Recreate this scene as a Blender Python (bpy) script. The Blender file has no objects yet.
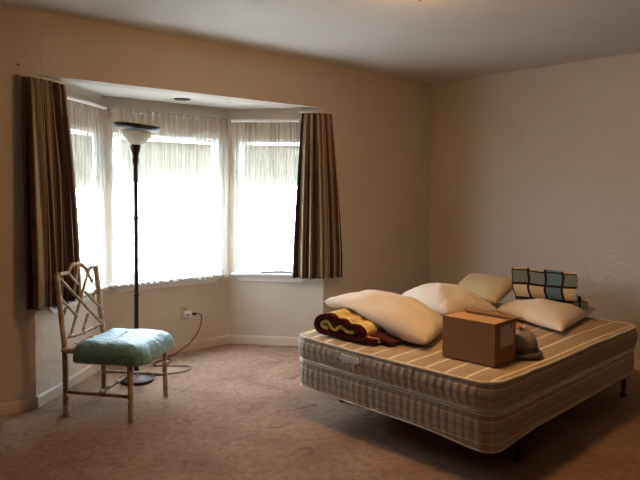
import bpy, bmesh, math, random
from math import sin, cos, pi, radians, sqrt, atan2
from mathutils import Vector, Matrix, noise
random.seed(7)
scene = bpy.context.scene
COL = scene.collection

# ------------------------------------------------------------------ helpers
def lin(r, g, b, a=1.0):
    f = lambda c: (c/255/12.92) if c/255 <= .04045 else ((c/255+.055)/1.055)**2.4
    return (f(r), f(g), f(b), a)

def link(name, data, parent=None, loc=(0, 0, 0), rz=0.0):
    o = bpy.data.objects.new(name, data)
    COL.objects.link(o)
    o.location = loc
    o.rotation_euler = (0, 0, rz)
    if parent: o.parent = parent
    return o

def tag(o, label, cat, group=None, kind=None):
    o['label'] = label; o['category'] = cat
    if group: o['group'] = group
    if kind: o['kind'] = kind
    return o

def thing(name, label, cat, loc=(0, 0, 0), rz=0.0, group=None, kind=None):
    return tag(link(name, None, None, loc, rz), label, cat, group, kind)

def obj(name, bm, mats, parent=None, loc=(0, 0, 0), rz=0.0, smooth=True, angle=40):
    bmesh.ops.recalc_face_normals(bm, faces=bm.faces[:])
    me = bpy.data.meshes.new(name)
    for f in bm.faces: f.smooth = smooth
    bm.to_mesh(me); bm.free()
    if not isinstance(mats, (list, tuple)): mats = [mats]
    for m in mats: me.materials.append(m)
    if smooth:
        try: me.set_sharp_from_angle(angle=radians(angle))
        except Exception: pass
    return link(name, me, parent, loc, rz)

def plabel(o, label):
    o['label'] = label
    return o

def struct(name, bm, mats, label, cat, **k):
    return tag(obj(name, bm, mats, **k), label, cat, kind='structure')

def box(bm, x0, x1, y0, y1, z0, z1, bev=0.0, mi=0):
    vs = [bm.verts.new((x, y, z)) for z in (z0, z1) for y in (y0, y1) for x in (x0, x1)]
    fs = []
    for q in ((0, 1, 3, 2), (4, 6, 7, 5), (0, 4, 5, 1), (2, 3, 7, 6), (0, 2, 6, 4), (1, 5, 7, 3)):
        f = bm.faces.new([vs[i] for i in q]); f.material_index = mi; fs.append(f)
    if bev:
        es = list({e for f in fs for e in f.edges})
        bmesh.ops.bevel(bm, geom=es, offset=bev, segments=2, affect='EDGES', profile=.6)

def catmull(pts, n=6, closed=False):
    P = [Vector(p) for p in pts]; out = []
    m = len(P)
    rng = m if closed else m-1
    for i in range(rng):
        if closed: a, b, c, d = P[(i-1) % m], P[i], P[(i+1) % m], P[(i+2) % m]
        else: a, b, c, d = P[max(i-1, 0)], P[i], P[i+1], P[min(i+2, m-1)]
        for k in range(n):
            t = k/n
            out.append(.5*((2*b)+(c-a)*t+(2*a-5*b+4*c-d)*t*t+(3*b-a-3*c+d)*t**3))
    if not closed: out.append(P[-1])
    return out

def tube(bm, pts, r, seg=10, closed=False, mi=0, squash=None):
    P = [Vector(p) for p in pts]; n = len(P)
    R = r if isinstance(r, (list, tuple)) else [r]*n
    rings = []; up = None
    for i in range(n):
        if closed: t = P[(i+1) % n]-P[i-1]
        else: t = P[min(i+1, n-1)]-P[max(i-1, 0)]
        t.normalize()
        if up is None:
            up = Vector((0, 0, 1)) if abs(t.z) < .9 else Vector((1, 0, 0))
        a = up-t*up.dot(t)
        if a.length < 1e-4: a = t.orthogonal()
        a.normalize(); up = a
        b = t.cross(a)
        rings.append([bm.verts.new(P[i]+(a*cos(2*pi*k/seg)*(squash or 1)+b*sin(2*pi*k/seg))*R[i]) for k in range(seg)])
    for i in range(n if closed else n-1):
        A, B = rings[i], rings[(i+1) % n]
        for k in range(seg):
            f = bm.faces.new((A[k], A[(k+1) % seg], B[(k+1) % seg], B[k])); f.material_index = mi
    if not closed:
        for q in (rings[0][::-1], rings[-1]):
            f = bm.faces.new(q); f.material_index = mi

def lathe(bm, prof, seg=32, mi=0, center=(0, 0, 0), cap=True):
    c = Vector(center); rings = []
    for r, z in prof:
        if r < 1e-5: rings.append([bm.verts.new(c+Vector((0, 0, z)))])
        else: rings.append([bm.verts.new(c+Vector((r*cos(2*pi*k/seg), r*sin(2*pi*k/seg), z))) for k in range(seg)])
    for A, B in zip(rings, rings[1:]):
        for k in range(seg):
            k2 = (k+1) % seg
            if len(A) == 1 and len(B) == 1: continue
            if len(A) == 1: q = (A[0], B[k2], B[k])
            elif len(B) == 1: q = (A[k], A[k2], B[0])
            else: q = (A[k], A[k2], B[k2], B[k])
            bm.faces.new(q).material_index = mi
    if cap:
        for q in (rings[0], rings[-1]):
            if len(q) > 1: bm.faces.new(q).material_index = mi

def ribbon(bm, path, half_t, d0, d1, nd=1, axes=None, wob=None):
    """a cloth of thickness 2*half_t following a 2-D path (s, z), swept between d0 and d1"""
    n = len(path); L = []; Rr = []
    for i in range(n):
        a = path[max(i-1, 0)]; b = path[min(i+1, n-1)]
        t = Vector((b[0]-a[0], b[1]-a[1])); t.normalize(); nn = Vector((-t.y, t.x))*half_t
        L.append((path[i][0]+nn.x, path[i][1]+nn.y)); Rr.append((path[i][0]-nn.x, path[i][1]-nn.y))
    loop = L+Rr[::-1]
    uvl = bm.loops.layers.uv.verify()
    ds = [d0+(d1-d0)*k/nd for k in range(nd+1)]
    acc = [0]
    for i in range(1, n): acc.append(acc[-1]+math.dist(path[i], path[i-1]))
    us = acc+acc[::-1]
    rows = []
    for d in ds:
        row = []
        for s, z in loop:
            p = Vector(axes[0])*s+Vector((0, 0, z))+Vector(axes[1])*d
            if wob: p += wob(s, z, d)
            row.append(bm.verts.new(p))
        rows.append(row)
    m = len(loop)
    for j in range(nd):
        for i in range(m):
            i2 = (i+1) % m
            f = bm.faces.new((rows[j][i], rows[j][i2], rows[j+1][i2], rows[j+1][i]))
            for lp, (u, v) in zip(f.loops, ((us[i], ds[j]), (us[i2], ds[j]), (us[i2], ds[j+1]), (us[i], ds[j+1]))):
                lp[uvl].uv = (u, v)
    for row, d in ((rows[0], ds[0]), (rows[-1], ds[-1])):
        for i in range(n-1):
            f = bm.faces.new((row[i], row[i+1], row[m-2-i], row[m-1-i]))
            for lp, u in zip(f.loops, (us[i], us[i+1], us[i+1], us[i])): lp[uvl].uv = (u, d)

# ------------------------------------------------------------------ materials
class M:
    """small node-tree writer"""
    def __init__(s, name, rough=.6, color=(.5, .5, .5, 1), metal=0, spec=.5):
        s.m = bpy.data.materials.new(name); s.m.use_nodes = True
        s.nt = s.m.node_tree; s.N = s.nt.nodes; s.L = s.nt.links
        s.b = s.N['Principled BSDF']; s.out = s.N['Material Output']
        s.b.inputs['Base Color'].default_value = color
        s.b.inputs['Roughness'].default_value = rough
        s.b.inputs['Metallic'].default_value = metal
        s.b.inputs['Specular IOR Level'].default_value = spec
    def n(s, t, **k):
        x = s.N.new(t)
        for a, v in k.items(): setattr(x, a, v)
        return x
    def lk(s, a, b): s.L.new(a, b)
    def coord(s, which='Object'): return s.n('ShaderNodeTexCoord').outputs[which]
    def sep(s, v):
        x = s.n('ShaderNodeSeparateXYZ'); s.lk(v, x.inputs[0]); return x.outputs
    def math(s, op, a, b=None, c=None):
        x = s.n('ShaderNodeMath', operation=op)
        for i, v in enumerate((a, b, c)):
            if v is None: continue
            if isinstance(v, (int, float)): x.inputs[i].default_value = v
            else: s.lk(v, x.inputs[i])
        return x.outputs[0]
    def noise(s, vec, scale, detail=4, rough=.6, dist=0):
        x = s.n('ShaderNodeTexNoise'); x.inputs['Scale'].default_value = scale
        x.inputs['Detail'].default_value = detail; x.inputs['Roughness'].default_value = rough
        x.inputs['Distortion'].default_value = dist
        s.lk(vec, x.inputs['Vector']); return x.outputs['Fac']
    def ramp(s, fac, stops, interp='LINEAR'):
        x = s.n('ShaderNodeValToRGB'); cr = x.color_ramp; cr.interpolation = interp
        while len(cr.elements) < len(stops): cr.elements.new(.5)
        for e, (p, c) in zip(cr.elements, stops):
            e.position = p; e.color = c if not isinstance(c, (int, float)) else (c, c, c, 1)
        s.lk(fac, x.inputs[0]); return x.outputs[0]
    def mix(s, fac, a, b, mode='MIX'):
        x = s.n('ShaderNodeMix', data_type='RGBA', blend_type=mode)
        for i, v in ((0, fac), (6, a), (7, b)):
            if isinstance(v, (int, float)): x.inputs[i].default_value = v
            elif isinstance(v, tuple): x.inputs[i].default_value = v
            else: s.lk(v, x.inputs[i])
        return x.outputs[2]
    def color(s, v): s.lk(v, s.b.inputs['Base Color']); return s
    def bump(s, h, strength=.3, dist=.01):
        x = s.n('ShaderNodeBump'); x.inputs['Strength'].default_value = strength; x.inputs['Distance'].default_value = dist
        s.lk(h, x.inputs['Height']); s.lk(x.outputs[0], s.b.inputs['Normal']); return s

def plain(name, c, rough=.6, var=.08, scale=30, bump=.0, metal=0, spec=.5):
    m = M(name, rough, c, metal, spec); v = m.coord()
    n = m.noise(v, scale)
    lo = tuple(x*(1-var) for x in c[:3])+(1,); hi = tuple(min(1, x*(1+var)) for x in c[:3])+(1,)
    m.color(m.ramp(n, [(.3, lo), (.7, hi)]))
    if bump: m.bump(n, bump, .004)
    return m.m

def wall_mat():
    m = M('wall_paint', .5, spec=.3); v = m.coord()
    big = m.noise(v, 1.3, 3)
    m.color(m.ramp(big, [(.3, lin(198, 184, 166)), (.7, lin(204, 191, 173))]))
    a = m.noise(v, 38, 5, .55); b = m.noise(v, 9, 3, .5, 1.5)
    k = m.math('ADD', m.ramp(b, [(.52, 0.), (.62, 1.)]), m.math('MULTIPLY', a, .6))
    m.bump(k, .16, .006); return m.m
def ceiling_mat():
    m = M('ceiling_paint', .85, spec=.2); v = m.coord()
    n = m.noise(v, 60, 4, .7)
    m.color(m.ramp(m.noise(v, 1.1, 3), [(.3, lin(214, 206, 195)), (.7, lin(222, 215, 205))]))
    m.bump(n, .25, .006); return m.m
def carpet_mat():
    m = M('carpet', 1.0, spec=.05); v = m.coord()
    fine = m.noise(v, 260, 3, .8); mid = m.noise(v, 22, 5, .7); big = m.noise(v, 2.2, 4, .6, .6)
    c = m.ramp(big, [(.3, lin(146, 115, 94)), (.5, lin(168, 136, 112)), (.72, lin(181, 151, 127))])
    c = m.mix(m.ramp(mid, [(.34, .55), (.55, 0.)]), c, lin(120, 90, 78))
    c = m.mix(m.ramp(fine, [(.3, .35), (.6, 0.)]), c, lin(105, 80, 70))
    st = m.noise(v, 5.5, 3, .5, 1.2)
    c = m.mix(m.ramp(st, [(.63, 0.), (.73, .55)]), c, lin(96, 70, 58))
    m.color(c); m.bump(m.math('ADD', fine, m.math('MULTIPLY', mid, 1.5)), .6, .012); return m.m
WALL = wall_mat(); CEIL = ceiling_mat(); CARPET = carpet_mat()
TRIM = plain('trim_paint', lin(208, 192, 172), .4, .02, 8)
WHITE = plain('white_paint', lin(232, 230, 226), .35, .02, 12)
SILLW = plain('sill_paint', lin(226, 220, 214), .4, .03, 10)

def stripes(m, val, period, stops, offset=0.0):
    t = m.math('FRACT', m.math('ADD', m.math('DIVIDE', val, period), offset))
    return m.ramp(t, stops, 'CONSTANT')

def drape_mat():
    m = M('striped_drape_cloth', .75, spec=.2); uv = m.coord('UV'); x = m.sep(uv)
    dk = lin(66, 44, 38); mar = lin(92, 60, 52); tan = lin(166, 144, 110); ol = lin(130, 108, 80); crm = lin(196, 180, 150)
    c = stripes(m, x[0], .44, [(0, dk), (.14, mar), (.17, dk), (.24, crm), (.26, ol), (.38, tan), (.47, ol), (.52, mar), (.58, crm), (.60, dk), (.72, ol), (.78, tan), (.90, mar), (.94, crm), (.96, dk)])
    w = m.noise(uv, 90, 3)
    m.color(m.mix(.25, c, m.ramp(w, [(.3, .15), (.7, .6)]), 'OVERLAY'))
    return m.m
DRAPE = drape_mat()

def sheer_mat():
    m = M('sheer_lace', .9); uv = m.coord('UV'); x = m.sep(uv)
    vor = m.n('ShaderNodeTexVoronoi'); vor.inputs['Scale'].default_value = 16; m.lk(uv, vor.inputs['Vector'])
    lace = m.ramp(vor.outputs['Distance'], [(.22, 1.), (.42, 0.)])
    fil = m.ramp(m.noise(uv, 26, 3, .6, 1.0), [(.48, 0.), (.55, .25), (.62, 0.)])
    lace = m.math('MAXIMUM', lace, fil)
    low = m.ramp(x[1], [(0., 1.), (.10, .8), (.14, .10), (.3, .02), (1., .02)])         # lace border along the hem
    hem = m.ramp(x[1], [(0., .25), (.012, .25), (.02, 0.)])
    mp = m.n('ShaderNodeMapping'); mp.inputs['Scale'].default_value = (1, .06, 1); m.lk(uv, mp.inputs['Vector'])
    streak = m.ramp(m.noise(mp.outputs[0], 13, 4, .7), [(.32, 0.), (.68, 1.)])
    base = m.math('MULTIPLY_ADD', streak, .30, .22)
    d = m.math('ADD', m.math('ADD', m.math('MULTIPLY', m.math('MULTIPLY', lace, low), .34), base), hem)
    tr = m.n('ShaderNodeBsdfTransparent'); df = m.n('ShaderNodeBsdfDiffuse'); tl = m.n('ShaderNodeBsdfTranslucent')
    df.inputs[0].default_value = lin(208, 206, 196); tl.inputs[0].default_value = lin(222, 220, 212)
    a = m.n('ShaderNodeMixShader'); a.inputs[0].default_value = .3; m.lk(df.outputs[0], a.inputs[1]); m.lk(tl.outputs[0], a.inputs[2])
    b = m.n('ShaderNodeMixShader'); m.lk(d, b.inputs[0]); m.lk(tr.outputs[0], b.inputs[1]); m.lk(a.outputs[0], b.inputs[2])
    m.lk(b.outputs[0], m.out.inputs[0]); return m.m
SHEER = sheer_mat()

def shade_mat():
    m = M('shade_cloth', .9); v = m.coord()
    n = m.ramp(m.noise(v, 14, 4, .6, 1.2), [(.46, 0.), (.54, 1.), (.62, 0.)])
    col = m.mix(m.math('MULTIPLY', n, .22), lin(230, 227, 218), lin(192, 186, 170))
    df = m.n('ShaderNodeBsdfDiffuse'); tl = m.n('ShaderNodeBsdfTranslucent'); a = m.n('ShaderNodeMixShader')
    m.lk(col, df.inputs[0]); m.lk(col, tl.inputs[0]); a.inputs[0].default_value = .24
    m.lk(df.outputs[0], a.inputs[1]); m.lk(tl.outputs[0], a.inputs[2]); m.lk(a.outputs[0], m.out.inputs[0]); return m.m
SHADE = shade_mat()

def glass_mat():
    m = M('window_glass', .02)
    tr = m.n('ShaderNodeBsdfTransparent'); gl = m.n('ShaderNodeBsdfGlossy'); gl.inputs['Roughness'].default_value = .02
    a = m.n('ShaderNodeMixShader'); a.inputs[0].default_value = .06
    tr.inputs[0].default_value = (.97, .98, .98, 1)
    m.lk(tr.outputs[0], a.inputs[1]); m.lk(gl.outputs[0], a.inputs[2]); m.lk(a.outputs[0], m.out.inputs[0]); return m.m
GLASS = glass_mat()

TAN = lin(180, 158, 128); TAND = lin(164, 146, 122); CREAM = lin(234, 216, 180); BLUE = lin(70, 76, 96); BRN = lin(128, 98, 70)
def mattress_top():
    m = M('mattress_ticking', .8, spec=.2); x = m.sep(m.coord())
    c = stripes(m, x[1], .118, [(0, TAN), (.30, TAND), (.36, TAN), (.50, CREAM), (.62, BRN), (.66, TAN), (.84, lin(120, 112, 108)), (.86, TAN)])
    w = m.noise(m.coord(), 160, 2)
    m.color(m.mix(.2, c, m.ramp(w, [(.3, .2), (.7, .7)]), 'OVERLAY'))
    q = m.math('SINE', m.math('MULTIPLY', x[1], 2*pi/.118)); q2 = m.math('SINE', m.math('MULTIPLY', x[0], 2*pi/.2))
    m.bump(m.math('ADD', q, m.math('MULTIPLY', q2, .5)), .25, .012); return m.m
def mattress_side(name, z0, h):
    m = M(name, .85, spec=.15); co = m.coord(); x = m.sep(co)
    t = m.math('DIVIDE', m.math('SUBTRACT', x[2], z0), h)
    base = m.ramp(t, [(0, TAND), (.10, CREAM), (.14, TAND), (.30, TAN), (.44, BLUE), (.465, TAND), (.56, TAN), (.72, CREAM), (.77, TAND), (.9, BRN), (.93, TAN)], 'CONSTANT')
    base = m.mix(.35, base, lin(196, 184, 164))
    mask = m.math('LESS_THAN', x[0], -.86)
    vy = m.math('FRACT', m.math('DIVIDE', x[1], .047))
    vl = m.math('LESS_THAN', vy, .16)
    vl = m.math('MULTIPLY', m.math('MULTIPLY', vl, mask), .26)
    c = m.mix(vl, base, lin(224, 216, 200))
    m.color(c)
    g = m.math('SINE', m.math('MULTIPLY', m.math('ADD', x[1], x[0]), 2*pi/.047))
    m.bump(m.math('ADD', g, m.math('MULTIPLY', m.noise(co, 14, 3), 2)), .22, .01); return m.m

def pillow_mat(name, c):
    m = M(name, .85, spec=.15); v = m.coord()
    n = m.noise(v, 7, 4, .6, .8)
    m.color(m.ramp(n, [(.3, tuple(k*.94 for k in c[:3])+(1,)), (.7, c)]))
    m.bump(m.math('ADD', n, m.math('MULTIPLY', m.noise(v, 300, 2), .1)), .35, .02); return m.m
PILLOW = pillow_mat('pillow_cotton', lin(228, 214, 194))

def knit_mat():
    m = M('knit_cover', .95, spec=.1); uv = m.coord('UV'); x = m.sep(uv)
    a = m.math('SINE', m.math('MULTIPLY', x[0], 2*pi*17)); b = m.math('SINE', m.math('MULTIPLY', x[1], 2*pi*18))
    k = m.math('MULTIPLY_ADD', m.math('MULTIPLY', a, b), .5, .5)
    m.color(m.ramp(k, [(.2, lin(150, 122, 76)), (.6, lin(232, 210, 164))]))
    m.bump(k, .6, .01); return m.m
def plaid_mat():
    m = M('plaid_wool', .95, spec=.1); uv = m.coord('UV'); x = m.sep(uv)
    cu = m.math('DIVIDE', m.math('SUBTRACT', x[0], .235), .088); cv = m.math('DIVIDE', m.math('ADD', x[1], .008), .105)
    fu = m.math('FRACT', cu); fv = m.math('FRACT', cv)
    iu = m.math('FLOOR', cu); iv = m.math('FLOOR', cv)
    two = m.math('COMPARE', iv, 2., .1); mid = m.math('COMPARE', iv, 1., .1)
    row = m.math('FLOORED_MODULO', iu, 2.)                      # 0 = beige row, 1 = blue row
    sel = m.math('MULTIPLY', m.math('SUBTRACT', 1., row), m.math('SUBTRACT', 1., two))
    bl = m.mix(two, m.mix(mid, lin(112, 122, 112), lin(120, 132, 136)), lin(92, 122, 144))
    c = m.mix(sel, bl, lin(204, 186, 154))
    ln = m.math('MAXIMUM', m.math('LESS_THAN', fu, .16), m.math('LESS_THAN', fv, .15))
    c = m.mix(ln, c, lin(44, 32, 32))
    m.color(c); m.bump(m.noise(uv, 300, 2), .3, .004); return m.m
KNIT = knit_mat(); PLAID = plaid_mat()
def afghan_mat():
    m = M('afghan_wool', .95, spec=.1); uv = m.coord('UV'); x = m.sep(uv)
    z = m.n('ShaderNodeTexVoronoi'); z.inputs['Scale'].default_value = 70; m.lk(uv, z.inputs['Vector'])
    yel = m.ramp(m.noise(uv, 18, 3), [(.35, lin(220, 186, 100)), (.6, lin(238, 216, 150)), (.75, lin(150, 140, 90))])
    c = m.mix(m.math('LESS_THAN', x[1], .045), yel, lin(78, 22, 26))
    c = m.mix(m.math('MULTIPLY', m.math('GREATER_THAN', x[1], .30), 1.), c, lin(78, 22, 26))
    m.color(c); m.bump(z.outputs['Distance'], .7, .008); return m.m
AFGHAN = afghan_mat()
MAROON = plain('maroon_wool', lin(82, 24, 28), .95, .25, 120, .5)
YELLOW = plain('yellow_wool', lin(214, 180, 76), .95, .3, 90, .6)
def card_mat(name, c):
    m = M(name, .8, spec=.15); v = m.coord(); x = m.sep(v)
    n = m.noise(v, 4, 4)
    m.color(m.ramp(n, [(.3, tuple(k*.9 for k in c[:3])+(1,)), (.7, c)]))
    m.bump(m.math('SINE', m.math('MULTIPLY', x[1], 2*pi/.007)), .05, .001); return m.m
CARD = card_mat('cardboard', lin(150, 114, 80)); CARDIN = card_mat('cardboard_inside', lin(192, 150, 106))
PAPER = plain('label_paper', lin(196, 184, 168), .6, .1, 40)
RED = plain('red_ink', lin(170, 46, 36), .6, .1, 40)
HAT = plain('grey_felt', lin(150, 145, 134), .9, .12, 50, .3); HATD = plain('dark_band', lin(92, 88, 82), .8, .1, 50, .2)
def satin_mat():
    m = M('aqua_satin', .42, spec=.4); v = m.coord()
    n = m.noise(v, 6, 3, .5, 2.0)
    m.color(m.ramp(n, [(.3, lin(98, 142, 142)), (.7, lin(120, 166, 166))]))
    m.b.inputs['Sheen Weight'].default_value = .25
    m.bump(m.math('ADD', n, m.math('MULTIPLY', m.noise(v, 24, 3, .5, 1.5), .35)), .7, .02); return m.m
SATIN = satin_mat()
def bamboo_mat():
    m = M('painted_bamboo', .5, spec=.4); v = m.coord()
    n = m.noise(v, 24, 4, .65)
    m.color(m.ramp(n, [(.28, lin(100, 76, 52)), (.45, lin(166, 138, 104)), (.7, lin(200, 176, 140))]))
    m.bump(n, .2, .003); return m.m
BAMBOO = bamboo_mat()
BRONZE = plain('dark_bronze', lin(58, 40, 32), .38, .2, 40, .05, .6)
BRASSD = plain('pierced_rim_metal', lin(62, 56, 52), .4, .45, 60, .2, .7)
def bowl_mat():
    m = M('frosted_bowl_glass', .4)
    df = m.n('ShaderNodeBsdfDiffuse'); tl = m.n('ShaderNodeBsdfTranslucent'); a = m.n('ShaderNodeMixShader')
    df.inputs[0].default_value = lin(232, 232, 222); tl.inputs[0].default_value = lin(238, 238, 228); a.inputs[0].default_value = .45
    m.lk(df.outputs[0], a.inputs[1]); m.lk(tl.outputs[0], a.inputs[2]); m.lk(a.outputs[0], m.out.inputs[0]); return m.m
BOWL = bowl_mat()
IRON = plain('bed_iron', lin(46, 36, 30), .5, .2, 40, .1, .5)
RUBBER = plain('black_plastic', lin(30, 28, 28), .5, .1, 40)
CORD = plain('brown_cord', lin(84, 48, 38), .5, .1, 40)
PLATE = plain('outlet_plastic', lin(186, 168, 146), .4, .02, 20)
ADAPT = plain('white_plastic', lin(236, 234, 230), .4, .02, 20)
BLACKHOLE = plain('dark_baffle', lin(40, 36, 32), .6, .1, 20)
CHROME = plain('steel', lin(150, 146, 140), .35, .05, 20, 0, .9)
PIPING = plain('mattress_piping', lin(228, 218, 198), .7, .06, 60)
TAGM = plain('white_tag_cloth', lin(226, 226, 226), .7, .04, 40)
NETTING = plain('dust_cover', lin(60, 50, 42), .9, .1, 30)

# ------------------------------------------------------------------ the room
H = 2.44; SOF = 2.06
A = Vector((-3.81, 0, 0)); B = Vector((-3.13, .62, 0)); C = Vector((-1.99, .62, 0)); D = Vector((-1.43, 0, 0))
XL, YF = -6.4, -5.4; T = .14

bm = bmesh.new(); box(bm, XL-T, T, YF-T, 1.1, -.1, 0)
struct('floor', bm, CARPET, 'worn dusty pink brown carpet across the whole room', 'floor', smooth=False)
bm = bmesh.new(); box(bm, XL-T, T, YF-T, T, H, H+.12)
struct('ceiling', bm, CEIL, 'pale textured ceiling over the room', 'ceiling', smooth=False)
bm = bmesh.new()
box(bm, XL, A.x, 0, T, 0, H); box(bm, D.x, 0, 0, T, 0, H); box(bm, A.x, D.x, 0, T, SOF, H)
struct('wall_back', bm, WALL, 'beige wall with the bay window opening', 'wall', smooth=False)
bm = bmesh.new(); box(bm, 0, T, YF, T, 0, H)
struct('wall_right', bm, WALL, 'bare beige wall at the right, beyond the mattress', 'wall', smooth=False)
bm = bmesh.new(); box(bm, XL-T, XL, YF, T, 0, H)
LOWBOUNCE = plain('low_bounce_brown', lin(112, 90, 72), .6, .1, 3)  # unseen walls given an invented dark brown to cut bounced light
struct('wall_left', bm, LOWBOUNCE, 'brown wall at the left, outside the picture', 'wall', smooth=False)
bm = bmesh.new(); box(bm, XL-T, T, YF-T, YF, 0, H)
struct('wall_front', bm, LOWBOUNCE, 'brown wall behind the viewer', 'wall', smooth=False)
# bay soffit
bm = bmesh.new()
lo = [bm.verts.new((p.x, p.y, SOF)) for p in (A+Vector((-.02, .14, 0)), A, D, D+Vector((.02, .14, 0)), C+Vector((.1, .16, 0)), B+Vector((-.1, .16, 0)))]
hi = [bm.verts.new((v.co.x, v.co.y, SOF+.1)) for v in lo]
# keep the slab behind the header wall
for v in lo+hi:
    if v.co.y < .001: v.co.y = T+.0005 if v in hi else T+.0005
bm.faces.new(lo); bm.faces.new(hi[::-1])
for i in range(6): bm.faces.new((lo[i], lo[(i+1) % 6], hi[(i+1) % 6], hi[i]))
struct('ceiling_bay', bm, CEIL, 'pale low ceiling inside the bay window', 'ceiling', smooth=False)

def bay_wall(name, P, Q, w0, w1, z0, z1, label, ext0, ext1):
    """wall from P to Q, outward = left of P->Q; hole between w0..w1 and z0..z1"""
    d = (Q-P); Ln = d.length; rz = atan2(d.y, d.x)
    bm = bmesh.new(); t = .12
    def part(x0, x1, za, zb):
        vs = []
        for z in (za, zb):
            for (x, y) in ((x0, 0), (x1, 0), (x1+(ext1 if x1 == Ln else 0), t), (x0-(ext0 if x0 == 0 else 0), t)):
                vs.append(bm.verts.new((x, y, z)))
        bm.faces.new(vs[:4][::-1]); bm.faces.new(vs[4:])
        for i in range(4): bm.faces.new((vs[i], vs[(i+1) % 4], vs[4+(i+1) % 4], vs[4+i]))
    part(0, w0, 0, SOF); part(w1, Ln, 0, SOF); part(w0, w1, 0, z0); part(w0, w1, z1, SOF)
    struct(name, bm, WALL, label, 'wall', loc=P, rz=rz, smooth=False)
    return rz, Ln

WZ0, WZ1 = .635, 1.80
def window(num, P, rz, w0, w1, label, muntins, f=.03):
    w = thing('window_%d' % num, label, 'window', P, rz, kind='structure')
    bm = bmesh.new()                                            # jamb liner
    for (a, b, c, d) in ((w0, w0+f, WZ0, WZ1), (w1-f, w1, WZ0, WZ1), (w0+f, w1-f, WZ1-f, WZ1), (w0+f, w1-f, WZ0, WZ0+.03)):
        box(bm, a, b, .004, .118, c, d, .003)
    obj('window_frame', bm, WHITE, w, angle=30)
    zm = (WZ0+WZ1)/2-.01
    for nm, za, zb, y in ((('upper_sash', zm-.02, WZ1-f, .085), ('lower_sash', WZ0+.03, zm+.02, .055)) if muntins else (('sash', WZ0+.03, WZ1-f, .07),)):
        bm = bmesh.new(); x0, x1 = w0+f, w1-f; s = .03
        box(bm, x0, x0+s, y-.014, y+.014, za, zb, .003); box(bm, x1-s, x1, y-.014, y+.014, za, zb, .003)
        box(bm, x0+s, x1-s, y-.014, y+.014, za, za+s, .003); box(bm, x0+s, x1-s, y-.014, y+.014, zb-s, zb, .003)
        if muntins:
            xm = (x0+x1)/2; zc = (za+zb)/2
            box(bm, xm-.008, xm+.008, y-.009, y+.009, za+s, zb-s); box(bm, x0+s, xm-.008, y-.009, y+.009, zc-.008, zc+.008)
            box(bm, xm+.008, x1-s, y-.009, y+.009, zc-.008, zc+.008)
        so = obj(nm, bm, WHITE, w, angle=30)
        bm = bmesh.new(); box(bm, x0+s, x1-s, y-.002, y+.002, za+s, zb-s); obj('pane', bm, GLASS, so, smooth=False)
    bm = bmesh.new()                                             # sill board
    box(bm, w0-.03, w1+.03, -.066, .05, WZ0-.018, WZ0, .004)
    obj('window_sill', bm, SILLW, w, angle=30)
    bm = bmesh.new()                                             # apron with slanted ends
    vs = []
    for y in (-.02, -.0005):
        for x, z in ((w0-.02, WZ0-.018), (w1+.02, WZ0-.018), (w1-.045, WZ0-.075), (w0+.045, WZ0-.075)): vs.append(bm.verts.new((x, y, z)))
    bm.faces.new(vs[:4]); bm.faces.new(vs[4:][::-1])
    for i in range(4): bm.faces.new((vs[i], vs[4+i], vs[4+(i+1) % 4], vs[(i+1) % 4]))
    obj('apron', bm, SILLW, w, smooth=False)
    return w

LAB = (B-A).length; LCD = (D-C).length
rzL, _ = bay_wall('wall_bay_left', A, B, .14, LAB-.06, WZ0, WZ1, 'slanting beige bay wall behind the bamboo chair', 0, .05)
rzC, _ = bay_wall('wall_bay_center', B, C, .075, 1.14-.10, WZ0, WZ1, 'beige bay wall with the wide middle window', .05, .05)
rzR, _ = bay_wall('wall_bay_right', C, D, .06, .69, WZ0, WZ1, 'slanting beige bay wall beside the mattress', .05, 0)
window(1, A, rzL, .14, LAB-.06, 'left bay window behind the striped drape and chair', True)
window(2, B, rzC, .075, 1.14-.10, 'wide middle bay window behind the floor lamp', False, .014)
window(3, C, rzR, .06, .69, 'right bay window with the raised cream shade', True)

def baseboard(name, P, Q, label):
    d = Q-P; L = d.length
    bm = bmesh.new()
    prof = [(-.0005, 0), (-.014, 0), (-.014, .062), (-.008, .074), (-.0005, .076)]
    a = [bm.verts.new((0, y, z)) for y, z in prof]; b = [bm.verts.new((L, y, z)) for y, z in prof]
    bm.faces.new(a); bm.faces.new(b[::-1])
    for i in range(5): bm.faces.new((a[i], b[i], b[(i+1) % 5], a[(i+1) % 5]))
    struct(name, bm, TRIM, label, 'baseboard', loc=P, rz=atan2(d.y, d.x), smooth=False)
baseboard('baseboard_back_left', Vector((XL, 0, 0)), A, 'low cream baseboard left of the bay')
baseboard('baseboard_bay_left', A, B, 'low cream baseboard behind the bamboo chair')
baseboard('baseboard_bay_center', B, C, 'low cream baseboard under the middle window')
baseboard('baseboard_bay_right', C, D, 'low cream baseboard under the right window')
baseboard('baseboard_back_right', D, Vector((0, 0, 0)), 'low cream baseboard behind the mattress')
baseboard('baseboard_right', Vector((0, 0, 0)), Vector((0, YF, 0)), 'low cream baseboard along the bare right wall')

# outside ground, so daylight comes up into the windows
bm = bmesh.new(); box(bm, -40, 40, 1.2, 60, -.6, -.5)
tag(obj('driveway', bm, plain('pale_concrete', lin(206, 204, 200), .9, .06, 2), smooth=False), 'sunlit pale concrete drive outside the windows', 'ground', kind='structure')

# ------------------------------------------------------------------ curtains
def lerp_path(path, t):
    L = [0]
    for a, b in zip(path, path[1:]): L.append(L[-1]+math.dist(a, b))
    s = t*L[-1]
    for i in range(len(path)-1):
        if s <= L[i+1]+1e-9:
            k = (s-L[i])/max(1e-9, L[i+1]-L[i]); a, b = Vector(path[i]), Vector(path[i+1])
            d = (b-a).normalized(); return a.lerp(b, k), Vector((-d.y, d.x)), L[-1]
    return Vector(path[-1]), Vector((0, 1)), L[-1]

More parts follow.
